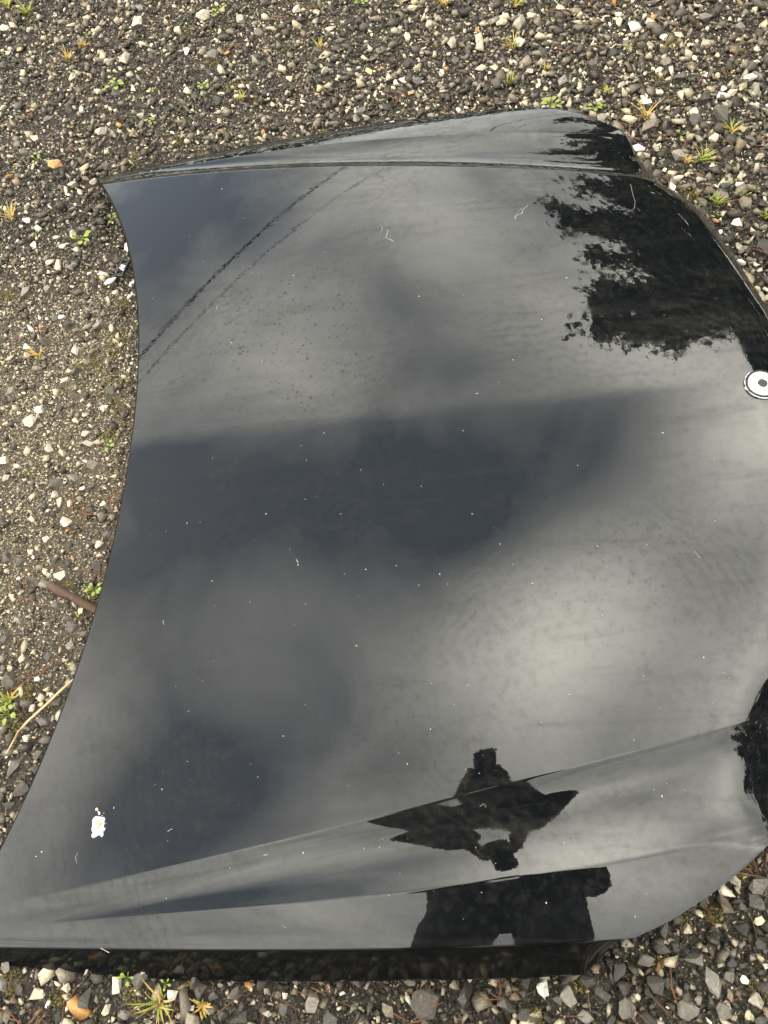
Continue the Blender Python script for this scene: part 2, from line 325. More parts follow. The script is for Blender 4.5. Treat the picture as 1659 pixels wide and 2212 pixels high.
for pr, j, fl in ((SIDE_NEAR, 0, False), (SIDE, NC - 1, True)):
    B = P3[:, j]
    o = flange('side_flange', B, pr, M_LIP, flip=fl)
    # taper: hang less where the bonnet is already close to the ground
    me = o.data; co = np.empty(len(me.vertices) * 3); me.vertices.foreach_get('co', co); co = co.reshape(-1, NR, 3)
    for i in range(NR):
        drop = min(1., max(.15, (B[i, 2] - .006) / .058)); tp = min(1., max(.03, (B[-1, 0] - B[i, 0]) / .055))
        co[1:, i, 2] = B[i, 2] - (B[i, 2] - co[1:, i, 2]) * drop
        co[1:, i, :2] = B[i, :2] + (co[1:, i, :2] - B[i, :2]) * tp * drop ** .6
    me.vertices.foreach_set('co', co.reshape(-1)); me.update()
flange('rear_flange', P3[0][::-1], [(.0012, .0004), (.0028, .0018), (.0038, .0042), (.0036, .012), (-.004, .0135), (-.02, .0135)], M_BLACK)
flange('front_flange', P3[-1], [(.001, .004), (.0015, .012), (.001, .03), (-.004, .06), (-.012, .1)], floor=.004)

# badge mount near the nose
def disc_ring(r0, r1, z0, z1, n=48):
    V = []; F = []
    for k in range(n):
        a = 2 * math.pi * k / n
        for r, z in ((r0, z0), (r1, z1)): V.append((r * math.cos(a), r * math.sin(a), z))
    for k in range(n):
        a = 2 * k; b = 2 * ((k + 1) % n); F.append((a, a + 1, b + 1, b))
    return V, F
bs, bt = px2h(1645, 831); bz = float(hz(np.array(bs), np.array(bt)))
gx = (float(hz(np.array(bs + .02), np.array(bt))) - float(hz(np.array(bs - .02), np.array(bt)))) / .04
gy = (float(hz(np.array(bs), np.array(bt + .02))) - float(hz(np.array(bs), np.array(bt - .02)))) / .04
M_ALU = simple('brushed_aluminium', (.62, .62, .6), .38, 1.0, var=.3, scale=120, bump=.0002)
M_CHROME = simple('chrome', (.8, .8, .8), .08, 1.0, var=.03)
M_RUB = simple('black_rubber', (.008, .008, .008), .55, var=.2)
bm_ = merge([disc_ring(.0072, .0076, .0020, .0036), disc_ring(.0076, .0092, .0036, .0036), disc_ring(.0092, .0102, .0036, .0024), disc_ring(.0102, .0186, .0024, .0028), disc_ring(.0186, .0194, .0028, .0037), disc_ring(.0194, .0215, .0037, .0035), disc_ring(.0215, .0222, .0035, .0020), disc_ring(.0222, .0224, .0020, -.001)])
badge = link('badge_mount', mesh('badge_mount', *bm_, True), BON, M_ALU)
badge.scale = (.94, .94, 1); badge.location = (bs, bt, bz + .0008); badge.rotation_euler = (math.atan(gy), -math.atan(gx), 0); badge['label'] = 'round silver badge mounting disc with a dark centre hole'
link('gasket_ring', mesh('gasket_ring', *merge([disc_ring(.0215, .0225, .0006, .0018), disc_ring(.0225, .0248, .0018, .0018), disc_ring(.0248, .0254, .0018, -.001)]), True), badge, M_RUB)
link('rim', mesh('rim', *merge([disc_ring(.0252, .0257, .0008, .0016), disc_ring(.0257, .0264, .0016, .0012), disc_ring(.0264, .0268, .0012, -.001)]), True), badge, M_CHROME)
hv, hf = disc_ring(.0001, .0074, .0024, .0024); jag = [(x * (1 + .09 * math.sin(5 * math.atan2(y, x)) + .05 * math.sin(9 * math.atan2(y, x))), y * (1 + .07 * math.cos(4 * math.atan2(y, x))), z + .0012) for x, y, z in hv]
link('socket', mesh('socket', jag, hf), badge, simple('socket_dark', (.03, .027, .024), .6, var=.7, scale=400))
# rubber bump stop peeping out past the nose
ps = [ground(*q, .12) for q in ((1531, 474), (1537, 482), (1542, 491), (1545, 501))]
pl = [tuple(np.array(w2h(x, y))) for x, y in ps]
link('bump_stop', mesh('bump_stop', *tube([(a, b, .12 - .003 * i) for i, (a, b) in enumerate(pl)], [.004, .0065, .0068, .005], 8), True), BON, M_RUB)

# scratches, chips and grit stuck to the paint
M_CHIP = simple('bare_primer', (.36, .35, .32), .8, var=.2)
def surf_strip(pts, w):
    """thin scraped line lying on the bonnet; pts in pixels"""
    H = [px2h(*p) for p in pts]; V = []; F = []
    for i, (s, t) in enumerate(H):
        a = np.array(H[max(0, i - 1)]); b = np.array(H[min(len(H) - 1, i + 1)]); d = b - a; d = d / (np.linalg.norm(d) + 1e-9); n = np.array([-d[1], d[0]]) * w * random.uniform(.3, .75) / 2
        for sg, dz in ((-1, .0001), (0, .00035), (1, .0001)):
            q = np.array([s, t]) + n * sg; V.append((q[0], q[1], float(hz(q[0:1], q[1:2])[0]) + dz))
    for i in range(len(H) - 1):
        for k in range(2): a = i * 3 + k; F.append((a, a + 1, a + 4, a + 3))
    return V, F
SCR = [([(1140, 444), (1130, 452), (1128, 460), (1116, 466), (1112, 474)], .0016), ([(1128, 448), (1120, 458), (1110, 470)], .0011),
       ([(838, 497), (836, 507), (832, 514), (840, 516), (850, 521)], .0016), ([(826, 490), (824, 500), (821, 508)], .001),
       ([(1362, 397), (1364, 408), (1367, 420), (1372, 436), (1370, 450), (1362, 455), (1346, 462)], .0006), ([(984, 438), (1010, 434), (1028, 429)], .0008),
       ([(168, 1842), (163, 1852), (166, 1866)], .0009), ([(372, 1790), (362, 1796)], .001), ([(217, 2048), (236, 2058)], .0016),
       ([(610, 2000), (618, 2004)], .0012), ([(568, 1848), (578, 1846)], .0012), ([(1036, 1742), (1046, 1736), (1050, 1744)], .0008),
       ([(470, 660), (466, 672)], .001), ([(1406, 415), (1414, 418)], .001), ([(1500, 1190), (1512, 1205)], .0007), ([(640, 1208), (644, 1216)], .0012), ([(352, 1340), (354, 1350)], .0012)]
for pts, w in SCR:
    link('scratch', mesh('scratch', *surf_strip(pts, w)), BON, M_CHIP)
def lump(n, r):
    bm = bmesh.new(); bmesh.ops.create_icosphere(bm, subdivisions=1, radius=r); V = [v.co.copy() for v in bm.verts]; F = [tuple(v.index for v in f.verts) for f in bm.faces]; bm.free(); return V, F
CHIPS = [(479, 408), (526, 472), (541, 575), (701, 545), (634, 595), (566, 780), (500, 740), (905, 640), (779, 1015), (736, 1110), (644, 1220), (1020, 1110), (660, 1305), (790, 1230), (458, 1255), (700, 935), (1108, 777), (1030, 850), (1000, 930),
         (1432, 935), (1248, 1005), (950, 1240), (770, 1395), (1170, 1560), (612, 1590), (90, 1840), (78, 1850), (246, 1745), (655, 1842), (820, 1830), (1150, 1260), (1390, 1460), (1080, 1175), (930, 1575), (1170, 690), (1224, 600), (575, 1110), (856, 1222), (910, 1050), (540, 1300), (404, 1130), (350, 1705), (1520, 1420), (1290, 1180), (1010, 1480), (1230, 1500), (880, 1650), (1430, 1720), (1372, 1980), (1180, 1950)]
for k in range(120): CHIPS.append((random.uniform(330, 1600), random.uniform(400, 2020)))
parts = []
for k, (x, y) in enumerate(CHIPS):
    try: s, t = px2h(x, y)
    except Exception: continue
    if not (-.3 < s < 1.0 and abs(t) < .7 and s > srear(t) + .02 and s < sfront(t) - .03): continue
    r = random.uniform(.0006, .0013) if k < 50 else random.uniform(.00025, .0007)
    v, f = lump(1, r); a = random.uniform(.6, 1.7); z = float(hz(np.array(s), np.array(t)))
    parts.append(([(s + q.x * a * random.uniform(.8, 1.2), t + q.y / a * random.uniform(.8, 1.2), z + q.z * .45) for q in v], f))
tag(link('grit', mesh('grit', *merge(parts)), BON, M_CHIP), kind='stuff')
# bird dropping (rests on the bonnet)
ds, dt_ = px2h(213, 1783); parts = []
wp = hw(np.array(ds), np.array(dt_))
DROP = empty('bird_dropping', tuple(wp)); DROP.rotation_euler = (0, 0, HYAW); tag(DROP, 'white crusty bird dropping splattered on the black bonnet', 'dropping')
M_WHITE = simple('dropping_white', (.40, .40, .385), .85, var=.3, scale=300, bump=.001); M_CREAM = simple('dropping_cream', (.42, .31, .18), .85, var=.3, scale=300, bump=.001)
def dropmesh(cs):
    parts = []
    for x, y, r in cs:
        v, f = lump(1, r); base = float(hz(np.array(ds + x), np.array(dt_ + y))) - wp[2]
        parts.append(([(x + q.x * random.uniform(.75, 1.25), y + q.y * random.uniform(.75, 1.25), base + .0003 + max(q.z, -.1 * r) * .35) for q in v], f))
    return merge(parts)
cs = [(random.uniform(-1, 1) * .0075, random.uniform(-1, 1) * .0115 - .002, random.uniform(.0014, .0032)) for k in range(95)]
link('crust', mesh('crust', *dropmesh(cs)), DROP, M_WHITE)
link('splash', mesh('splash', *dropmesh([(-.0005, .0145, .0018), (-.0015, .0165, .0016), (-.0035, .019, .0015), (.004, .012, .0008), (.006, .015, .0006), (.01, -.004, .0007), (.011, .002, .0005), (.008, .008, .0006)])), DROP, M_WHITE)
link('tan_patch', mesh('tan_patch', *[(lambda vf: ([(x, y, z + .0012) for x, y, z in vf[0]], vf[1]))(dropmesh([(.001, .001, .0026), (-.002, .003, .002), (.003, .002, .0022), (.0, -.003, .002), (-.0045, .0205, .0022)]))][0]), DROP, M_CREAM)

# ------------------------------------------------------------------ stones
def hull(n, seed, flat, boxy):
    r = random.Random(seed); bm = bmesh.new(); ay = r.uniform(.62, .95)
    for k in range(n):
        v = Vector((r.gauss(0, 1), r.gauss(0, 1), r.gauss(0, 1))).normalized()
        m = max(abs(v.x), abs(v.y), abs(v.z)); v = v.lerp(v / m * .82, boxy) * r.uniform(.72, 1.16)
        bm.verts.new((v.x * r.uniform(.95, 1.05), v.y * ay, v.z * flat))
    res = bmesh.ops.convex_hull(bm, input=bm.verts)
    bmesh.ops.delete(bm, geom=[e for e in res['geom_interior'] if isinstance(e, bmesh.types.BMVert)], context='VERTS')
    bmesh.ops.triangulate(bm, faces=bm.faces)
    bm.verts.index_update(); Vv = np.array([v.co[:] for v in bm.verts]); Ff = np.array([[v.index for v in f.verts] for f in bm.faces]); bm.free(); return Vv, Ff
def in_hood(x, y, m):
    s, t = w2h(x, y); return (s > srear(t) + m) & (s < sfront(t) - m) & (np.abs(t) < poly(PT['0'], s) + .028 - m)
def tone_of(kind, r):
    j = lambda a, b: r.uniform(a, b)
    if kind == 'dark': v = j(.04, .085); return (v * 1.02, v * .97, v * .89)
    if kind == 'grey': v = j(.1, .2); return (v, v * .97, v * .9)
    if kind == 'brown': v = j(.09, .16); return (v * 1.1, v * .95, v * .76)
    if kind == 'pale': v = j(.28, .46); return (v, v * .94, v * .81)
    if kind == 'cream': v = j(.36, .6); return (v, v * .91, v * .70)
    if kind == 'white': v = j(.55, .75); return (v, v * .99, v * .95)
    if kind == 'orange': v = j(.38, .5); return (v, v * .6, v * .25)
    if kind == 'yellow': v = j(.45, .6); return (v, v * .8, v * .42)
BIG = [  # x, y, width in pixels of the photograph, tone
 (292,48,34,'cream'),(440,35,36,'pale'),(387,67,22,'cream'),(272,127,30,'pale'),(405,114,20,'white'),(477,152,22,'pale'),(520,42,26,'pale'),(702,155,24,'pale'),(625,170,18,'cream'),(797,157,20,'yellow'),(690,192,20,'yellow'),(305,250,22,'pale'),
 (220,284,28,'pale'),(120,357,32,'orange'),(75,300,22,'cream'),(40,107,16,'yellow'),(57,477,20,'white'),(395,287,12,'orange'),(8,62,22,'pale'),(200,392,20,'pale'),(185,387,18,'brown'),(545,182,18,'brown'),(470,220,24,'dark'),(460,120,30,'grey'),(770,257,24,'grey'),(30,55,20,'pale'),(62,65,22,'pale'),(135,48,22,'grey'),(300,15,24,'grey'),(560,70,22,'grey'),(640,20,24,'pale'),(600,130,22,'grey'),(735,90,24,'grey'),(690,110,26,'dark'),(780,240,30,'grey'),(50,330,22,'brown'),(105,400,22,'dark'),(250,200,26,'dark'),(150,240,24,'dark'),(105,260,30,'grey'),(370,170,24,'dark'),(330,120,24,'dark'),
 (977,95,34,'pale'),(1119,51,38,'pale'),(1369,60,32,'white'),(1337,47,24,'cream'),(894,20,30,'cream'),(1082,47,26,'cream'),(927,52,20,'cream'),(1379,320,30,'white'),(1417,320,24,'pale'),(1467,337,38,'grey'),(1397,225,28,'white'),(1342,185,26,'pale'),(1437,137,32,'brown'),(1424,200,20,'pale'),(1540,300,26,'pale'),(1452,404,24,'white'),(1590,482,28,'white'),(1597,382,26,'pale'),(1464,385,22,'pale'),(1627,230,28,'pale'),(1217,177,34,'grey'),(1330,207,24,'grey'),(1164,185,18,'cream'),(1067,147,18,'cream'),(874,122,14,'cream'),(887,202,16,'orange'),(1560,192,20,'white'),(1582,200,24,'pale'),(1634,107,20,'pale'),(1434,80,20,'white'),(1490,70,22,'brown'),(1560,250,44,'dark'),(1404,275,44,'brown'),(1239,240,30,'dark'),
 (1600,567,24,'white'),(1556,502,14,'white'),(1602,587,16,'pale'),(1596,532,18,'pale'),(1641,584,22,'pale'),(1632,572,14,'white'),(1656,644,18,'pale'),(1587,567,14,'pale'),(1556,425,34,'grey'),(1613,438,38,'brown'),(1510,388,18,'pale'),(1436,368,12,'white'),(1647,535,36,'dark'),(1525,210,26,'dark'),(1470,170,26,'dark'),(1600,60,30,'grey'),(1520,40,34,'grey'),(1640,165,30,'grey'),(1280,140,28,'dark'),(1060,200,24,'dark'),(1000,160,24,'dark'),(900,175,22,'grey'),(1170,110,26,'dark'),(1250,60,26,'grey'),(1210,20,24,'pale'),(1300,255,26,'grey'),(1320,300,22,'dark'),(1500,260,30,'dark'),(1570,330,28,'dark'),(1620,300,26,'grey'),(1640,340,24,'pale'),
 (164,759,28,'pale'),(86,885,26,'white'),(64,913,34,'pale'),(107,970,24,'pale'),(135,978,20,'cream'),(8,998,30,'pale'),(38,1008,18,'pale'),(14,1034,26,'pale'),(141,823,28,'pale'),(200,760,22,'brown'),(189,781,20,'grey'),(192,959,32,'pale'),(184,937,22,'pale'),(57,633,24,'grey'),(103,625,24,'grey'),(119,687,20,'grey'),(215,700,30,'grey'),(150,700,26,'dark'),(100,735,30,'dark'),(165,800,20,'dark'),(240,845,24,'dark'),(160,855,22,'brown'),(20,845,24,'grey'),
 (144,1128,36,'cream'),(131,1245,34,'cream'),(97,1235,18,'cream'),(223,1089,18,'cream'),(132,1085,22,'pale'),(175,1321,22,'cream'),(153,1358,34,'dark'),(149,1335,20,'dark'),(67,1253,28,'dark'),(119,1214,24,'dark'),(230,1156,22,'dark'),(198,1051,24,'dark'),(121,1043,28,'dark'),(67,1192,16,'cream'),(22,1106,16,'yellow'),(99,1166,18,'pale'),(214,1176,24,'pale'),(200,1005,36,'brown'),(210,1225,30,'dark'),
 (180,1367,18,'brown'),(153,1396,26,'grey'),(21,1443,16,'cream'),(81,1467,16,'white'),(49,1422,22,'cream'),(35,1660,38,'dark'),(47,1703,40,'dark'),(73,1662,22,'dark'),(118,1520,34,'brown'),(59,1594,22,'pale'),(73,1594,10,'orange'),(83,1630,26,'dark'),(21,1471,36,'dark'),(135,1492,26,'dark'),(70,1530,20,'pale'),(10,1380,24,'dark'),(105,1420,24,'dark'),(95,1560,30,'dark'),(20,1740,26,'dark'),(40,1340,22,'grey'),
 (255,2128,42,'cream'),(82,2150,32,'cream'),(231,2181,26,'cream'),(372,2146,30,'white'),(184,2157,40,'dark'),(305,2115,44,'dark'),(422,2117,36,'dark'),(434,2145,36,'dark'),(518,2202,44,'dark'),(675,2170,50,'grey'),(657,2147,24,'grey'),(615,2150,16,'white'),(600,2150,16,'brown'),(511,2147,30,'dark'),(615,2180,28,'dark'),(714,2206,42,'dark'),(461,2152,24,'dark'),(273,2192,34,'grey'),(412,2177,16,'white'),(739,2145,14,'white'),(578,2190,20,'pale'),(769,2112,44,'dark'),(15,2090,34,'brown'),(45,2135,36,'dark'),(120,2195,34,'dark'),(345,2195,30,'dark'),(20,2190,36,'grey'),(560,2125,32,'dark'),(480,2190,30,'dark'),(640,2115,26,'grey'),
 (916,2173,70,'dark'),(1005,2152,60,'dark'),(1095,2171,44,'dark'),(1173,2134,38,'white'),(1199,2165,32,'grey'),(1138,2123,28,'dark'),(1109,2107,26,'brown'),(1080,2107,32,'dark'),(882,2118,38,'grey'),(953,2115,22,'grey'),(1013,2112,26,'pale'),(1228,2150,46,'grey'),(1130,2144,24,'dark'),(1132,2192,32,'dark'),(958,2142,18,'grey'),(839,2181,34,'brown'),(1270,2120,34,'dark'),(1300,2150,40,'dark'),(1260,2195,40,'grey'),(1340,2100,40,'dark'),(1350,2180,44,'grey'),(1320,2205,26,'dark'),
 (1567,1956,46,'brown'),(1640,1988,30,'cream'),(1640,1912,58,'grey'),(1520,1954,32,'dark'),(1604,2005,36,'dark'),(1436,2008,36,'dark'),(1484,2008,26,'pale'),(1499,2074,44,'grey'),(1390,2075,44,'grey'),(1538,2121,54,'grey'),(1577,2150,30,'brown'),(1488,2184,48,'grey'),(1560,2186,36,'grey'),(1417,2128,42,'dark'),(1608,2115,20,'white'),(1511,2161,24,'grey'),(1486,2159,28,'dark'),(1633,1948,40,'grey'),(1631,2161,36,'pale'),(1602,1959,22,'grey'),(1606,2079,26,'dark'),(1578,2077,28,'dark'),(1653,2085,16,'white'),(1444,2123,26,'dark'),(1466,2140,20,'pale'),(1500,1960,22,'dark'),(1455,2045,26,'dark'),(1540,2030,30,'dark'),(1640,2040,32,'dark'),(1645,2205,36,'dark'),(1400,2200,36,'dark'),(1575,2110,26,'grey')]
TB = [hull(14, 100 + k, random.Random(k).uniform(.45, .75), .15) for k in range(28)]
TBM = []
for k, (v, f) in enumerate(TB):
    me = mesh('stone', v, [tuple(x) for x in f]); me.materials.append(M_STONE); TBM.append(me)
big_xy = []
rr = random.Random(3)
def add_stone(x, y, r, kind):
    o = link('stone', TBM[rr.randrange(len(TBM))], GROUND); o.scale = (r, r, r * rr.uniform(.75, 1.0))
    o.location = (x, y, r * .12 + .006); o.rotation_euler = (rr.uniform(-.3, .3), rr.uniform(-.3, .3), rr.uniform(0, 6.28))
    o.color = tone_of(kind, rr) + (1,); big_xy.append((x, y, r))
for x, y, w, k in BIG:
    gx_, gy_ = ground(x, y, .006); add_stone(gx_, gy_, w * mm_per_px(x, y) * .53, k)
tries = 0
while len(big_xy) < 300 and tries < 6000:
    tries += 1; x, y = rr.uniform(0, 1659), rr.uniform(0, 2212); gx_, gy_ = ground(x, y); gx2, gy2 = np.array(gx_), np.array(gy_)
    if in_hood(gx2, gy2, -.012): continue
    r = rr.uniform(.007, .012)
    if any((gx_ - a) ** 2 + (gy_ - b) ** 2 < (r + c) ** 2 * .8 for a, b, c in big_xy): continue
    add_stone(gx_, gy_, r, rr.choice(['dark', 'dark', 'dark', 'grey', 'brown', 'pale']))

TM = [hull(9, 300 + k, random.Random(k + 50).uniform(.45, .8), .1) for k in range(36)]
TS = [hull(7, 600 + k, random.Random(k + 90).uniform(.5, .85), .1) for k in range(24)]
def fbm2(x, y, seed):
    r = np.random.default_rng(seed); o = 0 * x
    for k in range(7):
        f = 2.2 * 1.6 ** k; a = r.uniform(0, 6.28); p = r.uniform(0, 6.28); o = o + np.sin(f * (x * math.cos(a) + y * math.sin(a)) * 2 + p + 1.3 * np.sin(f * (y * math.cos(a) - x * math.sin(a)) + p)) / 1.25 ** k
    return o / 3.2
BX = np.array(big_xy)
def clear_of_big(x, y, m):
    ok = np.ones(x.shape, bool)
    for a, b, c in BX: ok &= (x - a) ** 2 + (y - b) ** 2 > (c * m) ** 2
    return ok
def zone(x, y):
    """0..1 how far the fine pale grit of the worn strip beside the rear edge prevails"""
    p = topx(np.stack([x, y, 0 * x], -1))
    zx = 1 / (1 + np.exp((p[:, 0] - 330) / 50)); zy = 1 / (1 + np.exp((590 - p[:, 1]) / 55)) / (1 + np.exp((p[:, 1] - 1430) / 60))
    far = np.where((y > 0.2) & (np.abs(x) < 4), 1, 0)
    return zx * zy * far, p
def layer(x, y, r, T, zoff, tilt, pal, seed):
    g = np.random.default_rng(seed); n = len(x); ti = g.integers(0, len(T), n)
    Vs = []; Fs = []; Cs = []; base = 0
    zn, _ = zone(x, y); ns = fbm2(x * 1.7, y * 1.7, 5)
    pp = np.clip(pal[0] + pal[1] * zn + .10 * ns + .05, .03, .9); u = g.random(n)
    tone = np.empty((n, 3)); v = g.uniform(.024, .078, n); tone[:] = v[:, None] * np.array([1.07, .965, .82])
    q = g.random(n); mid = q < .26; v2 = g.uniform(.1, .21, n); tone[mid] = (v2[:, None] * np.array([1.04, .94, .78]))[mid]
    br = (q > .92); tone[br] = (v2[:, None] * np.array([1.05, .82, .55]))[br]
    pl_ = u < pp; k = g.random(n)
    cr = g.uniform(.3, .62, n)[:, None] * np.array([1, .9, .69]); wh = g.uniform(.5, .75, n)[:, None] * np.array([1, .96, .86]); gy = g.uniform(.2, .36, n)[:, None] * np.array([1, .94, .8])
    tone[pl_] = np.where((k < .6)[:, None], cr, np.where((k < .72)[:, None], wh, gy))[pl_]
    orr = u > .994; tone[orr] = np.array([.42, .22, .08])
    az = g.uniform(0, 6.283, n); tx = g.normal(0, tilt, n); ty = g.normal(0, tilt, n); st = g.uniform(.8, 1.25, n)
    for k_ in range(len(T)):
        id_ = np.nonzero(ti == k_)[0]
        if not len(id_): continue
        tv, tf = T[k_]; P = tv[None] * r[id_][:, None, None] * np.stack([st[id_], 1 / st[id_], np.ones(len(id_))], -1)[:, None]
        ca, sa = np.cos(tx[id_])[:, None], np.sin(tx[id_])[:, None]; X, Y, Z = P[..., 0], P[..., 1], P[..., 2]; Y, Z = Y * ca - Z * sa, Y * sa + Z * ca
        ca, sa = np.cos(ty[id_])[:, None], np.sin(ty[id_])[:, None]; X, Z = X * ca + Z * sa, -X * sa + Z * ca
        ca, sa = np.cos(az[id_])[:, None], np.sin(az[id_])[:, None]; X, Y = X * ca - Y * sa, X * sa + Y * ca
        Vs.append(np.stack([X + x[id_][:, None], Y + y[id_][:, None], Z + zoff[id_][:, None]], -1).reshape(-1, 3))
        Fs.append((tf[None] + (np.arange(len(id_)) * len(tv))[:, None, None] + base).reshape(-1, 3)); Cs.append(np.repeat(tone[id_], len(tf), 0)); base += len(id_) * len(tv)
    return np.concatenate(Vs), np.concatenate(Fs), np.concatenate(Cs)
def jgrid(x0, x1, y0, y1, c, g):
    xs = np.arange(x0, x1, c); ys = np.arange(y0, y1, c); X, Y = np.meshgrid(xs, ys); X = X + g.uniform(0, c, X.shape); Y = Y + g.uniform(0, c, Y.shape); return X.ravel(), Y.ravel()
def seen(x, y, m):
    p = topx(np.stack([x, y, 0 * x], -1)); return (p[:, 0] > -m) & (p[:, 0] < 1659 + m) & (p[:, 1] > -m) & (p[:, 1] < 2212 + m)
g = np.random.default_rng(11); LAY = []
# chips of rock
def zsize(x, y):
    zn, p = zone(x, y); right = np.clip((p[:, 0] - 700) / 500, 0, 1) * np.clip((1000 - p[:, 1]) / 300, 0, 1); near = np.clip((p[:, 1] - 1850) / 200, 0, 1)
    return .84 * (1 - .27 * zn) + .2 * np.clip(right + near, 0, 1)
x, y = jgrid(-1.2, 1.6, -.5, 2.6, .019, g); k = seen(x, y, 150) & ~in_hood(x, y, .07); x, y = x[k], y[k]
r = np.clip(g.gamma(5., 1., len(x)) / 5 * .0104, .0055, .019) * zsize(x, y); k = (g.random(len(x)) > .12) & clear_of_big(x, y, .95); x, y, r = x[k], y[k], r[k]
LAY.append(layer(x, y, r, TM, g.uniform(-.002, .002, len(x)) + r * .2, .35, (.19, .12), 21))
x, y = jgrid(-1.2, 1.6, -.5, 2.6, .0108, g); k = seen(x, y, 150) & ~in_hood(x, y, .07); x, y = x[k], y[k]
r = np.clip(g.gamma(5., 1., len(x)) / 5 * .0050, .0025, .0095) * zsize(x, y); k = clear_of_big(x, y, .85); x, y, r = x[k], y[k], r[k]
LAY.append(layer(x, y, r, TM, g.uniform(-.003, .0025, len(x)) + r * .1, .4, (.25, .36), 25))
# small chips between them
x, y = jgrid(-1.2, 1.6, -.5, 2.6, .0056, g); k = seen(x, y, 100) & ~in_hood(x, y, .05); x, y = x[k], y[k]
r = g.uniform(.0017, .0036, len(x)); k = clear_of_big(x, y, .85); x, y, r = x[k], y[k], r[k]
LAY.append(layer(x, y, r, TS, g.uniform(-.005, -.001, len(x)), .5, (.12, .5), 22))
# grit of the worn strip
x, y = jgrid(-1.2, .1, .0, 1.7, .0036, g); k = seen(x, y, 60) & ~in_hood(x, y, .04); x, y = x[k], y[k]; zn, p = zone(x, y); k = (g.random(len(x)) < zn * .45) & clear_of_big(x, y, .85); x, y = x[k], y[k]
LAY.append(layer(x, y, g.uniform(.0013, .0028, len(x)), TS, g.uniform(-.003, .001, len(x)), .5, (.35, .25), 23))
# surroundings just outside the frame, coarser
x, y = jgrid(-2.6, 3.0, -2.2, 4.0, .018, g); k = ~seen(x, y, 150) & ~in_hood(x, y, .05); x, y = x[k], y[k]
LAY.append(layer(x, y, g.gamma(6., 1., len(x)) / 6 * .0105, TS, g.uniform(-.002, .002, len(x)), .35, (.2, .1), 24))
V = []; F = []; C = []; b = 0
for v, f, c in LAY: V.append(v); F.append(f + b); C.append(c); b += len(v)
V = np.concatenate(V); F = np.concatenate(F); C = np.concatenate(C); print('gravel tris', len(F))
me = bpy.data.meshes.new('gravel'); me.vertices.add(len(V)); me.vertices.foreach_set('co', V.ravel()); me.loops.add(len(F) * 3); me.loops.foreach_set('vertex_index', F.ravel().astype(np.int32))
me.polygons.add(len(F)); me.polygons.foreach_set('loop_start', np.arange(0, len(F) * 3, 3, dtype=np.int32)); me.update(calc_edges=True)
at = me.attributes.new('tone', 'FLOAT_COLOR', 'FACE'); at.data.foreach_set('color', np.concatenate([C, np.ones((len(C), 1))], 1).ravel())
tag(link('gravel', me, mat=M_GRAVEL), 'loose dark and cream crushed gravel covering the ground', 'gravel', kind='stuff')

# ------------------------------------------------------------------ litter and growth
def at(px, py, z=0.): x, y = ground(px, py, z); return Vector((x, y, z))
M_NEEDLE = simple('dead_needle', (.14, .06, .026), .6, var=.6, scale=25, coords='Generated')
parts = []
CL = [(150, 330), (210, 330), (310, 45), (370, 60), (345, 180), (60, 250), (105, 300), (570, 90), (600, 45), (650, 190), (240, 250), (285, 290), (430, 480), (120, 140), (75, 60), (500, 100), (1270, 40), (1040, 210), (1220, 110), (1280, 115), (1200, 40), (1440, 55), (1495, 60), (1350, 290), (1360, 300), (1420, 310), (1480, 320), (1530, 330), (1545, 340), (1500, 395), (1440, 390), (1625, 545), (1655, 560), (1640, 320), (1650, 345), (1560, 285), (280, 600), (165, 960), (170, 1010), (245, 1080), (255, 1070), (180, 1120), (190, 1115), (200, 1240), (225, 1250), (160, 1090), (10, 930), (30, 730), (110, 720), (115, 740), (50, 1260), (70, 1300), (100, 1450), (60, 1470), (860, 2205), (920, 2190), (1060, 2150), (1080, 2120), (1450, 2130), (1620, 1860), (1650, 1880), (1600, 1890), (40, 2190), (95, 2205), (315, 2190), (350, 2205), (700, 2125), (1580, 450), (1340, 270), (1090, 215), (1010, 175), (870, 215), (830, 225)]
for cxp, cyp in CL:
    a0 = random.uniform(0, 6.28)
    for k in range(random.choice([1, 2, 2, 3])):
        p = at(cxp + random.gauss(0, 10), cyp + random.gauss(0, 8)); a = a0 + random.gauss(0, .35); ln = random.uniform(.018, .045); z = random.uniform(.009, .015)
        d = Vector((math.cos(a), math.sin(a), 0)) * ln / 2; bd = Vector((-d.y, d.x, 0)) * random.uniform(-.3, .3)
        parts.append(tube([p - d + Vector((0, 0, z)), p + bd + Vector((0, 0, z + .002)), p + d + Vector((0, 0, z + random.uniform(-.003, .004)))], [.0007, .0009, .0005], 4))
for k in range(420):
    p = at(random.uniform(-60, 1720), random.uniform(-60, 2270)); x, y = np.array(p.x), np.array(p.y)
    if in_hood(x, y, .01): continue
    a = random.uniform(0, 6.28); ln = random.uniform(.015, .04); d = Vector((math.cos(a), math.sin(a), 0)) * ln / 2; z = random.uniform(.006, .012)
    parts.append(tube([p - d + Vector((0, 0, z)), p + Vector((0, 0, z + .001)), p + d + Vector((0, 0, z))], [.0005, .0006, .0004], 4))
tag(link('pine_needles', mesh('pine_needles', *merge(parts)), mat=M_NEEDLE), 'reddish brown dead pine needles scattered over the gravel', 'needles', kind='stuff')
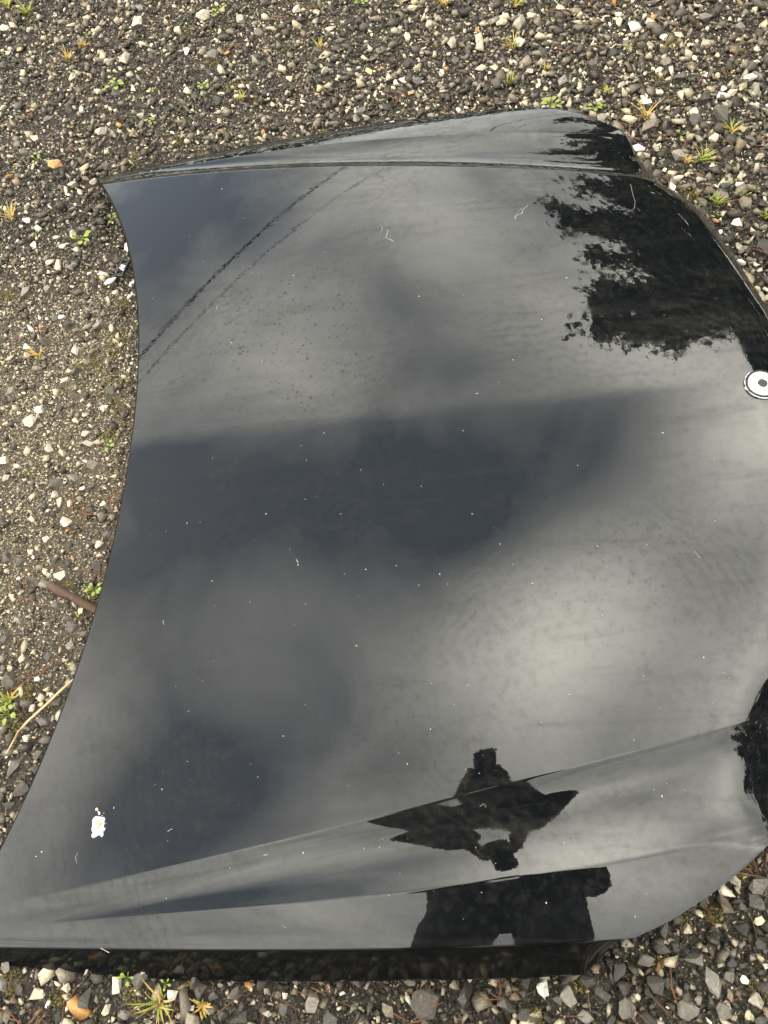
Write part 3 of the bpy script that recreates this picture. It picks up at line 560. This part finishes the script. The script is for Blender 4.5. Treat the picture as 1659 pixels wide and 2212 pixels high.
# moss in the hollows
M_MOSS = simple('moss', (.12, .095, .016), .95, var=.6, scale=90, coords='Object')
parts = []
MS = [(255, 735, 26), (230, 830, 30), (270, 660, 16), (190, 790, 18), (225, 770, 30), (250, 880, 20), (245, 940, 18), (160, 800, 12), (1390, 105, 14), (1440, 100, 16), (1460, 95, 14), (1330, 430, 8), (1360, 250, 14), (1440, 330, 12), (1480, 420, 22), (1500, 430, 18), (1460, 220, 14), (1420, 175, 12), (1280, 285, 14), (400, 70, 16), (500, 190, 14), (460, 135, 12), (560, 220, 10), (380, 310, 14), (440, 335, 14), (290, 350, 12), (680, 20, 14), (620, 110, 12), (700, 290, 8), (20, 1560, 26), (15, 1500, 24), (60, 1500, 16), (130, 2150, 16), (30, 2120, 20), (290, 2150, 18), (420, 2120, 12), (1250, 2120, 18), (1160, 2195, 14), (1540, 1975, 16), (1610, 1880, 20), (1480, 2000, 12), (1640, 2140, 20), (1420, 2080, 10), (150, 1270, 12), (200, 1290, 14), (20, 640, 14), (1570, 160, 14), (1600, 120, 14)]
for x, y, rp in MS:
    c = at(x, y); R = rp * mm_per_px(x, y)
    for k in range(int(26 + rp * 5)):
        a = random.uniform(0, 6.28); q = c + Vector((math.cos(a), math.sin(a), 0)) * R * math.sqrt(random.random()) * 1.25 + Vector((0, 0, random.uniform(.0, .008)))
        n = Vector((random.gauss(0, .6), random.gauss(0, .6), 1)).normalized(); u = n.orthogonal().normalized() * random.uniform(.0008, .0018); w = n.cross(u) * 1.4
        parts.append(([q - u - w * .3, q + u - w * .3, q + w + n * .0012], [(0, 1, 2)]))
tag(link('moss', mesh('moss', *merge(parts)), mat=M_MOSS), 'brown green moss filling hollows between the stones', 'moss', kind='stuff')

M_GRASS = simple('grass_blade', (.20, .24, .03), .55, var=.45, scale=30, coords='Generated'); M_STRAW = simple('straw', (.42, .27, .07), .7, var=.3, scale=30, coords='Generated'); M_LEAF = simple('seedling_leaf', (.17, .22, .025), .5, var=.3, scale=20, coords='Generated')
def blade(base, a, ln, lean, w):
    P = []; d = Vector((math.cos(a), math.sin(a), 0)); sd = Vector((-d.y, d.x, 0))
    for k in range(4):
        f = k / 3; c = base + d * ln * (lean * f + .25 * lean * f * f) + Vector((0, 0, ln * (f - .38 * lean * f * f))) ; ww = w * (1 - f) ** .7 + .00015
        P += [c - sd * ww, c + Vector((0, 0, -ww * .5)), c + sd * ww]
    F = [(i * 3 + j, i * 3 + j + 1, i * 3 + j + 4, i * 3 + j + 3) for i in range(3) for j in range(2)]
    return P, F
def leaf(base, a, stem, ln, w, rise):
    d = Vector((math.cos(a), math.sin(a), 0)); sd = Vector((-d.y, d.x, 0)); up = Vector((0, 0, 1)); P = []; 
    c0 = base + d * stem + up * rise; prof = [(0, .25), (.25, .85), (.55, 1), (.82, .7), (1, .12)]
    for f, ww in prof:
        c = c0 + d * ln * f + up * (.15 * ln * math.sin(f * 3)); P += [c - sd * w * ww + up * .12 * w, c, c + sd * w * ww + up * .12 * w]
    F = [(i * 3 + j, i * 3 + j + 1, i * 3 + j + 4, i * 3 + j + 3) for i in range(4) for j in range(2)]
    s = tube([base, base + d * stem * .5 + up * rise * .7, c0], .0006, 4); return merge([(P, F), s])
TUFTS = [(15, 15, 26, 1), (60, 32, 30, 0), (150, 130, 24, 2), (960, 12, 40, 2), (1112, 14, 34, 1), (1108, 103, 30, 1), (1100, 180, 30, 1), (1395, 255, 40, 2), (1518, 345, 30, 0), (1578, 285, 26, 1), (1548, 440, 26, 0), (25, 470, 28, 2), (86, 768, 24, 2), (20, 1510, 30, 1), (345, 2168, 50, 1), (440, 2176, 22, 2), (1485, 350, 16, 2), (690, 105, 22, 2), (1180, 150, 14, 1), (180, 100, 14, 2), (1310, 200, 16, 1), (1655, 470, 22, 0), (520, 215, 16, 1), (1600, 420, 12, 0)]
def place(px, py):
    if py < 700: return 'in gravel beyond the far edge' if px < 1380 else 'in gravel past the nose'
    if py < 1900: return 'in gravel beside the concave rear edge'
    return 'in gravel along the near edge'
KN = ['green grass tuft', 'yellow green grass tuft with dry base', 'dried straw coloured grass tuft']
for x, y, w, kd in TUFTS:
    c = at(x, y, .004); R = w * mm_per_px(x, y) * .95; E_ = empty('grass_tuft', c)
    lab = ('large ' if w >= 34 else 'small ' if w < 20 else 'spreading ' if w >= 28 else '') + KN[kd] + ' ' + place(x, y); tag(E_, lab, 'grass tuft', 'weeds: ' + lab)
    gp = []; dp = []
    for k in range(random.randint(16, 26)):
        bl = blade(Vector((random.gauss(0, .003), random.gauss(0, .003), 0)), random.uniform(0, 6.28), R * random.uniform(.7, 1.2), random.uniform(.45, 1.0), random.uniform(.001, .0019))
        (dp if random.random() < (.12, .4, .8)[kd] else gp).append(bl)
    if gp: link('green_blades', mesh('green_blades', *merge(gp), True), E_, M_GRASS)
    if dp: link('dry_blades', mesh('dry_blades', *merge(dp), True), E_, M_STRAW)
SEED = [(190, 80, 15, 4), (158, 165, 16, 4), (250, 187, 30, 7), (440, 190, 20, 6), (325, 265, 18, 5), (80, 348, 20, 4), (177, 517, 34, 6), (242, 475, 22, 4), (473, 22, 24, 5), (780, 10, 22, 5), (1189, 230, 34, 8), (1285, 234, 26, 6), (1470, 294, 24, 3), (1355, 107, 18, 4), (277, 2110, 26, 5), (205, 1275, 26, 7), (170, 1330, 12, 3), (232, 965, 26, 4), (65, 1022, 18, 3), (275, 822, 14, 3), (18, 1545, 34, 8), (150, 1440, 12, 3), (360, 2125, 20, 4), (465, 35, 18, 4), (1545, 465, 12, 3), (1632, 415, 14, 3), (1583, 393, 10, 3), (330, 200, 14, 4), (1290, 290, 14, 3), (30, 1180, 10, 3)]
for x, y, w, nl in SEED:
    c = at(x, y, .006); R = w * mm_per_px(x, y) * .72; E_ = empty('seedling', c); big_ = nl >= 6
    lab = ('six seven eight'.split()[nl - 6] + '-leaved green rosette weed ' if big_ else ('larger ' if w >= 20 else 'tiny ') + {3: 'three', 4: 'four', 5: 'five'}[nl] + '-leaved green seedling ') + place(x, y); tag(E_, lab, 'weed', 'weeds: ' + lab)
    for k in range(nl):
        a = k * 2.4 + random.uniform(-.4, .4)
        link('leaf', mesh('leaf', *leaf(Vector((0, 0, 0)), a, R * random.uniform(.3, .55), R * random.uniform(.4, .6), R * random.uniform(.14, .26), .004 + random.uniform(0, .005)), True), E_, M_LEAF)

# stick and dry stem beside the rear edge
M_BARK = simple('bark', (.06, .032, .018), .85, var=.55, scale=140, bump=.0015)
pts = [at(108, 1263, .012), at(130, 1277, .013), at(150, 1285, .014), at(176, 1301, .014), at(205, 1316, .014), at(235, 1330, .013), at(262, 1342, .012)]
tag(link('stick', mesh('stick', *[(lambda vf: ([v + Vector((random.gauss(0, .0007), random.gauss(0, .0007), random.gauss(0, .0007))) for v in vf[0]], vf[1]))(tube(pts, [.0062, .007, .0058, .007, .0066, .0072, .006], 10))][0], True), mat=M_BARK), 'short brown broken stick poking out under the rear edge', 'stick')
pts = [at(165, 1462, .03), at(130, 1493, .022), at(100, 1522, .016), at(62, 1556, .011), at(40, 1580, .008), at(14, 1628, .008)]
tag(link('dry_stem', mesh('dry_stem', *tube(pts, [.0018, .0022, .0022, .002, .0016, .0012], 6), True), mat=simple('dry_stem', (.45, .34, .18), .8, var=.3)), 'long pale dry plant stem leaning against the rear edge', 'stem')
for pp, lab in (([(1402, 2145), (1425, 2170), (1452, 2198)], 'straight brown twig beside the near front corner'), ([(1021, 2205), (1010, 2190), (1000, 2160)], None)):
    if lab: tag(link('twig', mesh('twig', *tube([at(a, b, .013) for a, b in pp], [.0012, .0016, .0012], 6), True), mat=M_BARK), lab, 'twig')
# plastic fastener and white shards
M_PLA = simple('black_plastic', (.02, .021, .022), .45, var=.3); M_FOAM = simple('white_foam', (.62, .62, .60), .8, var=.2, scale=200, bump=.001); M_SH = simple('white_plastic', (.8, .8, .81), .4, var=.05)
cp = at(266, 581, .012); CLIP = empty('plastic_clip', cp); CLIP.rotation_euler = (0, 0, math.radians(72)); tag(CLIP, 'broken black plastic trim clip with white centre beside rear edge', 'clip')
def box(x0, x1, y0, y1, z0, z1):
    return [(x, y, z) for z in (z0, z1) for x, y in ((x0, y0), (x1, y0), (x1, y1), (x0, y1))], [(3, 2, 1, 0), (4, 5, 6, 7), (0, 1, 5, 4), (1, 2, 6, 5), (2, 3, 7, 6), (3, 0, 4, 7)]
q = .0012
fr = [box(-.022 , .022, -.0085, -.0055, 0, .006), box(-.022, .022, .0055, .0085, 0, .006), box(-.0235, -.018, -.01, .01, -.001, .005), box(.018, .0235, -.01, .01, -.001, .005), box(-.018, .018, -.0054, .0054, 0, .002), box(-.0105, -.0085, -.0054, .0054, .002, .0055), box(.0085, .0105, -.0054, .0054, .002, .0055)]
link('clip_frame', mesh('clip_frame', *merge(fr)), CLIP, M_PLA)
foam = []
for k in range(16):
    v, f = lump(1, random.uniform(.002, .0035)); o_ = Vector((random.uniform(-.0075, .0075), random.uniform(-.005, .005), .0045)); foam.append(([p_ + o_ for p_ in v], f))
link('foam_core', mesh('foam_core', *merge(foam)), CLIP, M_FOAM)
def shard(px, py, pts, h, lab):
    c = at(px, py, h); V = []; n = len(pts); k = mm_per_px(px, py)
    R = [Vector((RT.x, RT.y, 0)).normalized() * a * k - Vector((UP.x, UP.y, 0)).normalized() * b * k * 1.25 for a, b in pts]
    V = [v + Vector((0, 0, .0)) for v in R] + [v * .96 + Vector((0, 0, .0018 + .0015 * math.sin(i * 2.1))) for i, v in enumerate(R)]
    F = [tuple(range(n))[::-1], tuple(range(n, 2 * n))] + [(i, (i + 1) % n, n + (i + 1) % n, n + i) for i in range(n)]
    o = link('plastic_shard', mesh('plastic_shard', V, F), mat=M_SH); o.location = c; tag(o, lab, 'shard')
shard(239, 607, [(-13, 6), (-7, -2), (4, -7), (11, -7), (8, -1), (0, 5), (-8, 8)], .012, 'long white plastic shard lying next to the plastic clip')
shard(275, 531, [(-4, 9), (-5, -2), (0, -14), (4, -8), (6, 6), (4, 14)], .014, 'white curved plastic shard tucked under the rear edge')
shard(286, 612, [(-5, 6), (-5, 0), (-1, -5), (5, -6), (4, 0), (-1, 2), (0, 7)], .012, 'small hooked white plastic scrap touching the rear edge')
shard(280, 641, [(-4, 4), (-2, -3), (3, -4), (4, 0), (0, 4)], .012, 'tiny white plastic chip below the clip near the rear edge')
shard(133, 685, [(-6, 3), (-4, -3), (5, -4), (6, 0), (0, 4)], .012, 'small flat white plastic chip alone on the worn grit')

# ------------------------------------------------------------------ what the paint mirrors: trees, cables, the photographer
M_TRUNK = simple('tree_bark', (.06, .045, .033), .9, var=.5, scale=6, bump=.02); M_FOL = simple('foliage', (.035, .05, .022), .8, var=.5, scale=1.5)
def tree(name, x, y, h, r, z0, label, seed, nclump, cone=.0, group='trees around the yard'):
    R = random.Random(seed); E_ = empty(name, (x, y, 0)); tag(E_, label, 'tree', group)
    top = h * .97; tr = [Vector((.12 * math.sin(k * 1.3 + seed), .12 * math.cos(k * 1.7 + seed), top * k / 7)) for k in range(8)]
    parts = [tube(tr, [.24 * (1 - k / 7.5) + .02 for k in range(8)], 10)]; clumps = []
    nb = 84
    for k in range(nb):
        f = (k + R.random()) / nb; zz_ = z0 + (h - z0) * f * .97; prof = float(np.interp(f, [0, .35, .55, .8, .92, 1], [.55, .7, .82, 1, .78, .25])) if cone else max(.1, (1 - f ** 3.4) ** .62)
        a = k * 2.4 + R.uniform(-.5, .5); ln = r * prof * R.uniform(.65, 1.12); b = Vector((0, 0, zz_ * .93)); d = Vector((math.cos(a), math.sin(a), R.uniform(-.08, .35)))
        tip = b + d * ln; midp = b + d * ln * .5 + Vector((0, 0, .12 * ln)); parts.append(tube([b, midp, tip], [.05, .035, .012], 5))
        for q in range(nclump):
            u = R.uniform(.3, 1.05); c = b.lerp(tip, u) + Vector((R.gauss(0, .22), R.gauss(0, .22), R.gauss(0, .16) + .1 * (1 - u) * ln)); clumps.append((c, R.uniform(.16, .34)))
    link('trunk', mesh('trunk', *merge(parts), True), E_, M_TRUNK)
    g2 = np.random.default_rng(seed); VV = []; 
    for c, cr in clumps:
        n = 42; P = np.array(c)[None] + g2.normal(0, cr * .62, (n, 3)); nn = g2.normal(0, 1, (n, 3)); nn /= np.linalg.norm(nn, axis=1)[:, None]
        u = np.cross(nn, g2.normal(0, 1, (n, 3))); u /= np.linalg.norm(u, axis=1)[:, None]; w = np.cross(nn, u); s = g2.uniform(.08, .17, n)[:, None]
        VV.append(np.stack([P - u * s * .6, P - w * s * .45, P + u * s, P + w * s * .45], 1))
    VV = np.concatenate(VV); nq = len(VV); me = bpy.data.meshes.new('crown'); me.vertices.add(nq * 4); me.vertices.foreach_set('co', VV.ravel()); me.loops.add(nq * 4); me.loops.foreach_set('vertex_index', np.arange(nq * 4, dtype=np.int32))
    me.polygons.add(nq); me.polygons.foreach_set('loop_start', np.arange(0, nq * 4, 4, dtype=np.int32)); me.update(calc_edges=True); link('crown', me, E_, M_FOL)
def pol(az, dist): return math.sin(math.radians(az)) * dist, math.cos(math.radians(az)) * dist
x, y = pol(35, 11.0); tree('broad_tree', x + .45, y + .85, 11.9, 4.7, .3, 'tall dark tree mirrored beside the nose of the bonnet', 4, 32, cone=1)
x, y = pol(60, 12.0); tree('broad_tree', x, y, 9.0, 4.2, .2, 'lower bushy dark tree behind the nose of the bonnet', 9, 16)
x, y = pol(88, 11.5); tree('broad_tree', x, y, 8.6, 4.3, .2, 'rounded dark tree level with the nose of the bonnet', 14, 16)
x, y = pol(116, 11.0); tree('broad_tree', x + .4, y, 11.6, 4.6, .2, 'dark tree mirrored in the near front corner', 19, 20)
# clipped hedge closing the yard beyond the far edge
HG = empty('hedge', (-6, 16.5, 0)); tag(HG, 'long dark hedge beyond the far edge of the bonnet', 'hedge')
g3 = np.random.default_rng(77); n = 26000; P = np.stack([g3.uniform(-17, 15, n), g3.uniform(-.6, .6, n), 3.3 * g3.random(n) ** .8 + .25 * g3.normal(0, 1, n) * (g3.random(n) > .6)], -1); P[:, 2] = np.abs(P[:, 2])
u = g3.normal(0, 1, (n, 3)); u /= np.linalg.norm(u, axis=1)[:, None]; w = np.cross(u, g3.normal(0, 1, (n, 3))); w /= np.linalg.norm(w, axis=1)[:, None]; sz = g3.uniform(.09, .17, n)[:, None]
VV = np.stack([P - u * sz * .6, P - w * sz * .5, P + u * sz, P + w * sz * .5], 1).reshape(-1, 3)
link('foliage', mesh('foliage', VV, [(4 * i, 4 * i + 1, 4 * i + 2, 4 * i + 3) for i in range(n)]), HG, M_FOL)
for i in range(14): link('stem', mesh('stem', *tube([(-16 + 2.3 * i, 0, -.05), (-15.9 + 2.3 * i, .1, 1.2), (-16 + 2.3 * i, 0, 2.6)], [.06, .045, .02], 6), True), HG, M_TRUNK)
# overhead cables on two poles
M_CAB = simple('cable_black', (.012, .012, .012), .6, var=.1); M_POLE = simple('pole_wood', (.1, .075, .055), .85, var=.4, scale=8)
A = np.array([-5.90, 8.467]); D = np.array([4.42, 4.303]); e0 = A - D * 3.2; e1 = A + D * 4.5
A2 = np.array([-5.769, 7.853]); D2 = np.array([5.213, 4.547]); f0 = A2 - D2 * 2.7; f1 = A2 + D2 * 4.2
def cable(a, b, z, r, sag, lab, wig):
    P = []
    for k in range(121):
        u = k / 120; q = a + (b - a) * u; P.append((q[0], q[1], z + sag * (4 * (u - .5) ** 2 - 1) + wig * math.sin(k * 2.1)))
    tag(link('overhead_cable', mesh('overhead_cable', *tube(P, r, 6), True), mat=M_CAB), lab, 'cable')
cable(e0, e1, 7.05, .024, 0, 'thick black overhead cable mirrored as the bolder dark line', .0); cable(f0, f1, 7.05, .009, 0, 'thin black overhead cable mirrored as the finer dark line', 0)
for a, b, lab in ((e0, f0, 'wooden cable pole standing off to the left behind the photographer'), (e1, f1, 'wooden cable pole standing far off behind the tall tree')):
    c = (a + b) / 2; E_ = empty('utility_pole', (c[0], c[1], 0)); tag(E_, lab, 'pole'); link('pole', mesh('pole', *tube([(0, 0, -.1), (0, 0, 3.5), (0, 0, 7.5)], [.14, .12, .1], 12), True), E_, M_POLE)
    d = (a - b) / 2; d = d / np.linalg.norm(d) * (np.linalg.norm(d) + .15); link('crossarm', mesh('crossarm', *tube([(-d[0], -d[1], 6.98), (d[0], d[1], 6.98)], .05, 8)), E_, M_POLE)

# photographer standing over the near edge, phone in both hands
def skin(name, nodes, edges, parent, mat, sub=2, root=0):
    me = bpy.data.meshes.new(name); me.from_pydata([n[0] for n in nodes], edges, []); me.update()
    o = link(name, me, parent, mat); md = o.modifiers.new('skin', 'SKIN'); md.use_smooth_shade = True
    sk = me.skin_vertices[0].data if me.skin_vertices else None
    if sk is None:
        bm = bmesh.new(); bm.from_mesh(me); bm.verts.layers.skin.verify(); bm.to_mesh(me); bm.free(); sk = me.skin_vertices[0].data
    for i, n in enumerate(nodes):
        r = n[1]; sk[i].radius = (r, r) if not hasattr(r, '__len__') else r; sk[i].use_root = (i == root)
    if sub: s = o.modifiers.new('sub', 'SUBSURF'); s.levels = sub; s.render_levels = sub
    return o
PER = empty('person', (0.03, -.40, 0)); tag(PER, 'person in dark jacket and trousers holding a phone over the bonnet', 'person')
M_JKT = simple('dark_jacket', (.012, .014, .018), .85, var=.3, scale=20); M_SKIN = simple('skin', (.42, .25, .18), .55, var=.1); M_TRS = simple('dark_trousers', (.015, .016, .02), .9, var=.3); M_SHOE = simple('shoe', (.02, .02, .02), .6); M_HAIR = simple('hair', (.02, .014, .01), .6)
o0 = Vector((0.03, -.40, 0)); cpos = Vector((0, 0, CAM_H))
ph = cpos - FW * .012 + UP * .036 + RT * .018 - o0                # phone centre, person's coordinates
hl = ph - RT * .058 - FW * .02 - UP * .03; hr = ph + RT * .058 - FW * .02 - UP * .03
nodes = [((0, 0, .95), (.165, .12)), ((0, .0, 1.12), (.16, .115)), ((0, .015, 1.30), (.175, .12)), ((0, .02, 1.43), (.13, .10)), ((0, .035, 1.50), .058), ((0, .06, 1.56), .06), ((0, .085, 1.63), (.082, .095)), ((0, .08, 1.70), (.072, .085)),
         ((-.19, .02, 1.40), .075), ((-.215, .03, 1.13), .055), (tuple((Vector((-.215, .03, 1.13)) + hl) / 2 + Vector((-.01, 0, 0))), .042), (tuple(hl), (.032, .03)),
         ((.19, .02, 1.40), .075), ((.215, .03, 1.13), .055), (tuple((Vector((.215, .03, 1.13)) + hr) / 2 + Vector((.01, 0, 0))), .042), (tuple(hr), (.032, .03)),
         ((-.095, 0, .88), .10), ((-.10, .015, .50), .066), ((-.10, -.01, .10), .045), ((-.10, .03, .05), .045), ((-.105, .11, .04), .038),
         ((.095, 0, .88), .10), ((.10, .015, .50), .066), ((.10, -.01, .10), .045), ((.10, .03, .05), .045), ((.105, .11, .04), .038)]
edges = [(0, 1), (1, 2), (2, 3), (3, 4), (4, 5), (5, 6), (6, 7), (3, 8), (8, 9), (9, 10), (10, 11), (3, 12), (12, 13), (13, 14), (14, 15), (0, 16), (16, 17), (17, 18), (18, 19), (19, 20), (0, 21), (21, 22), (22, 23), (23, 24), (24, 25)]
def fingers(h, sg):
    b0 = len(nodes); toward = RT * (-sg)
    hi_ = nodes.index(next(n for n in nodes if n[0] == tuple(h)))
    for k, (du, ln) in enumerate(((.026, .030), (.009, .034), (-.008, .032), (-.024, .026))):   # four fingers curl round the back of the phone
        a = h + UP * (.01 + du) - RT * sg * .004 + FW * .012; b = a + FW * .018 + toward * .006; c = b + toward * ln * .55 + FW * .002; i = len(nodes)
        nodes.extend([(tuple(a), .0105), (tuple(b), .009), (tuple(c), .0078)]); edges.extend([(hi_, i), (i, i + 1), (i + 1, i + 2)])
    a = h + UP * .022 - FW * .012 + toward * .012; b = a + toward * .026 + UP * .014; i = len(nodes)
    nodes.extend([(tuple(a), .0115), (tuple(b), .0095)]); edges.extend([(hi_, i), (i, i + 1)])
fingers(hl, -1); fingers(hr, 1)
skin('body', nodes, edges, PER, M_SKIN, 2)
def grow(r, k): return tuple(x + k for x in r) if hasattr(r, '__len__') else r + k
jn = [(nodes[i][0], grow(nodes[i][1], 0.06 if i < 8 else .056)) for i in (0, 1, 2, 3, 8, 9, 10, 12, 13, 14)] ; jn += [(tuple(Vector(nodes[10][0]).lerp(hl, .85)), .078), (tuple(Vector(nodes[14][0]).lerp(hr, .85)), .078)]
skin('jacket', jn, [(0, 1), (1, 2), (2, 3), (3, 4), (4, 5), (5, 6), (3, 7), (7, 8), (8, 9), (6, 10), (9, 11)], PER, M_JKT, 2)
tn = [((0, 0, .94), (.18, .135))] + [(nodes[i][0], grow(nodes[i][1], .02)) for i in (16, 17, 18, 21, 22, 23)]
skin('trousers', tn, [(0, 1), (1, 2), (2, 3), (0, 4), (4, 5), (5, 6)], PER, M_TRS, 2)
for sg in (-1, 1): skin('shoe', [((sg * .10, -.03, .055), .055), ((sg * .10, .04, .05), .05), ((sg * .107, .12, .042), .042)], [(0, 1), (1, 2)], PER, M_SHOE, 2)
skin('hair', [((0, .055, 1.60), (.08, .07)), ((0, .05, 1.68), (.092, .09)), ((0, .085, 1.74), (.085, .085))], [(0, 1), (1, 2)], PER, M_HAIR, 2)
fc = []
for sx in (-.032, .032): v, f = lump(1, .013); fc.append(([p_ + Vector((sx, .172, 1.645)) for p_ in v], f))
link('eyes', mesh('eyes', *merge(fc), True), PER, simple('eye', (.5, .5, .5), .2))
v, f = lump(1, .016); link('nose', mesh('nose', [(p_.x * .8, p_.y + .182, p_.z * 1.5 + 1.615) for p_ in v], f, True), PER, M_SKIN)
v, f = lump(1, .02); link('mouth', mesh('mouth', [(p_.x * 1.1, p_.y * .5 + .172, p_.z * .35 + 1.578) for p_ in v], f, True), PER, simple('lips', (.35, .14, .12), .5))
PH = empty('phone', tuple(ph + o0)); PH.rotation_euler = Matrix((RT, UP, -FW)).transposed().to_euler(); tag(PH, 'dark smartphone held in both hands above the bonnet', 'phone')
bmx = bmesh.new(); bmesh.ops.create_cube(bmx, size=1); bmesh.ops.scale(bmx, vec=(.0715, .147, .008), verts=bmx.verts); bmesh.ops.bevel(bmx, geom=[e for e in bmx.edges if abs(e.verts[0].co.z - e.verts[1].co.z) > .004], offset=.011, segments=5, affect='EDGES')
me = bpy.data.meshes.new('phone_case'); bmx.to_mesh(me); bmx.free(); link('phone_case', me, PH, simple('phone_black', (.015, .015, .016), .35))
link('screen', mesh('screen', *box(-.033, .033, -.070, .070, .0041, .0046)), PH, simple('screen_glass', (.02, .02, .022), .08))
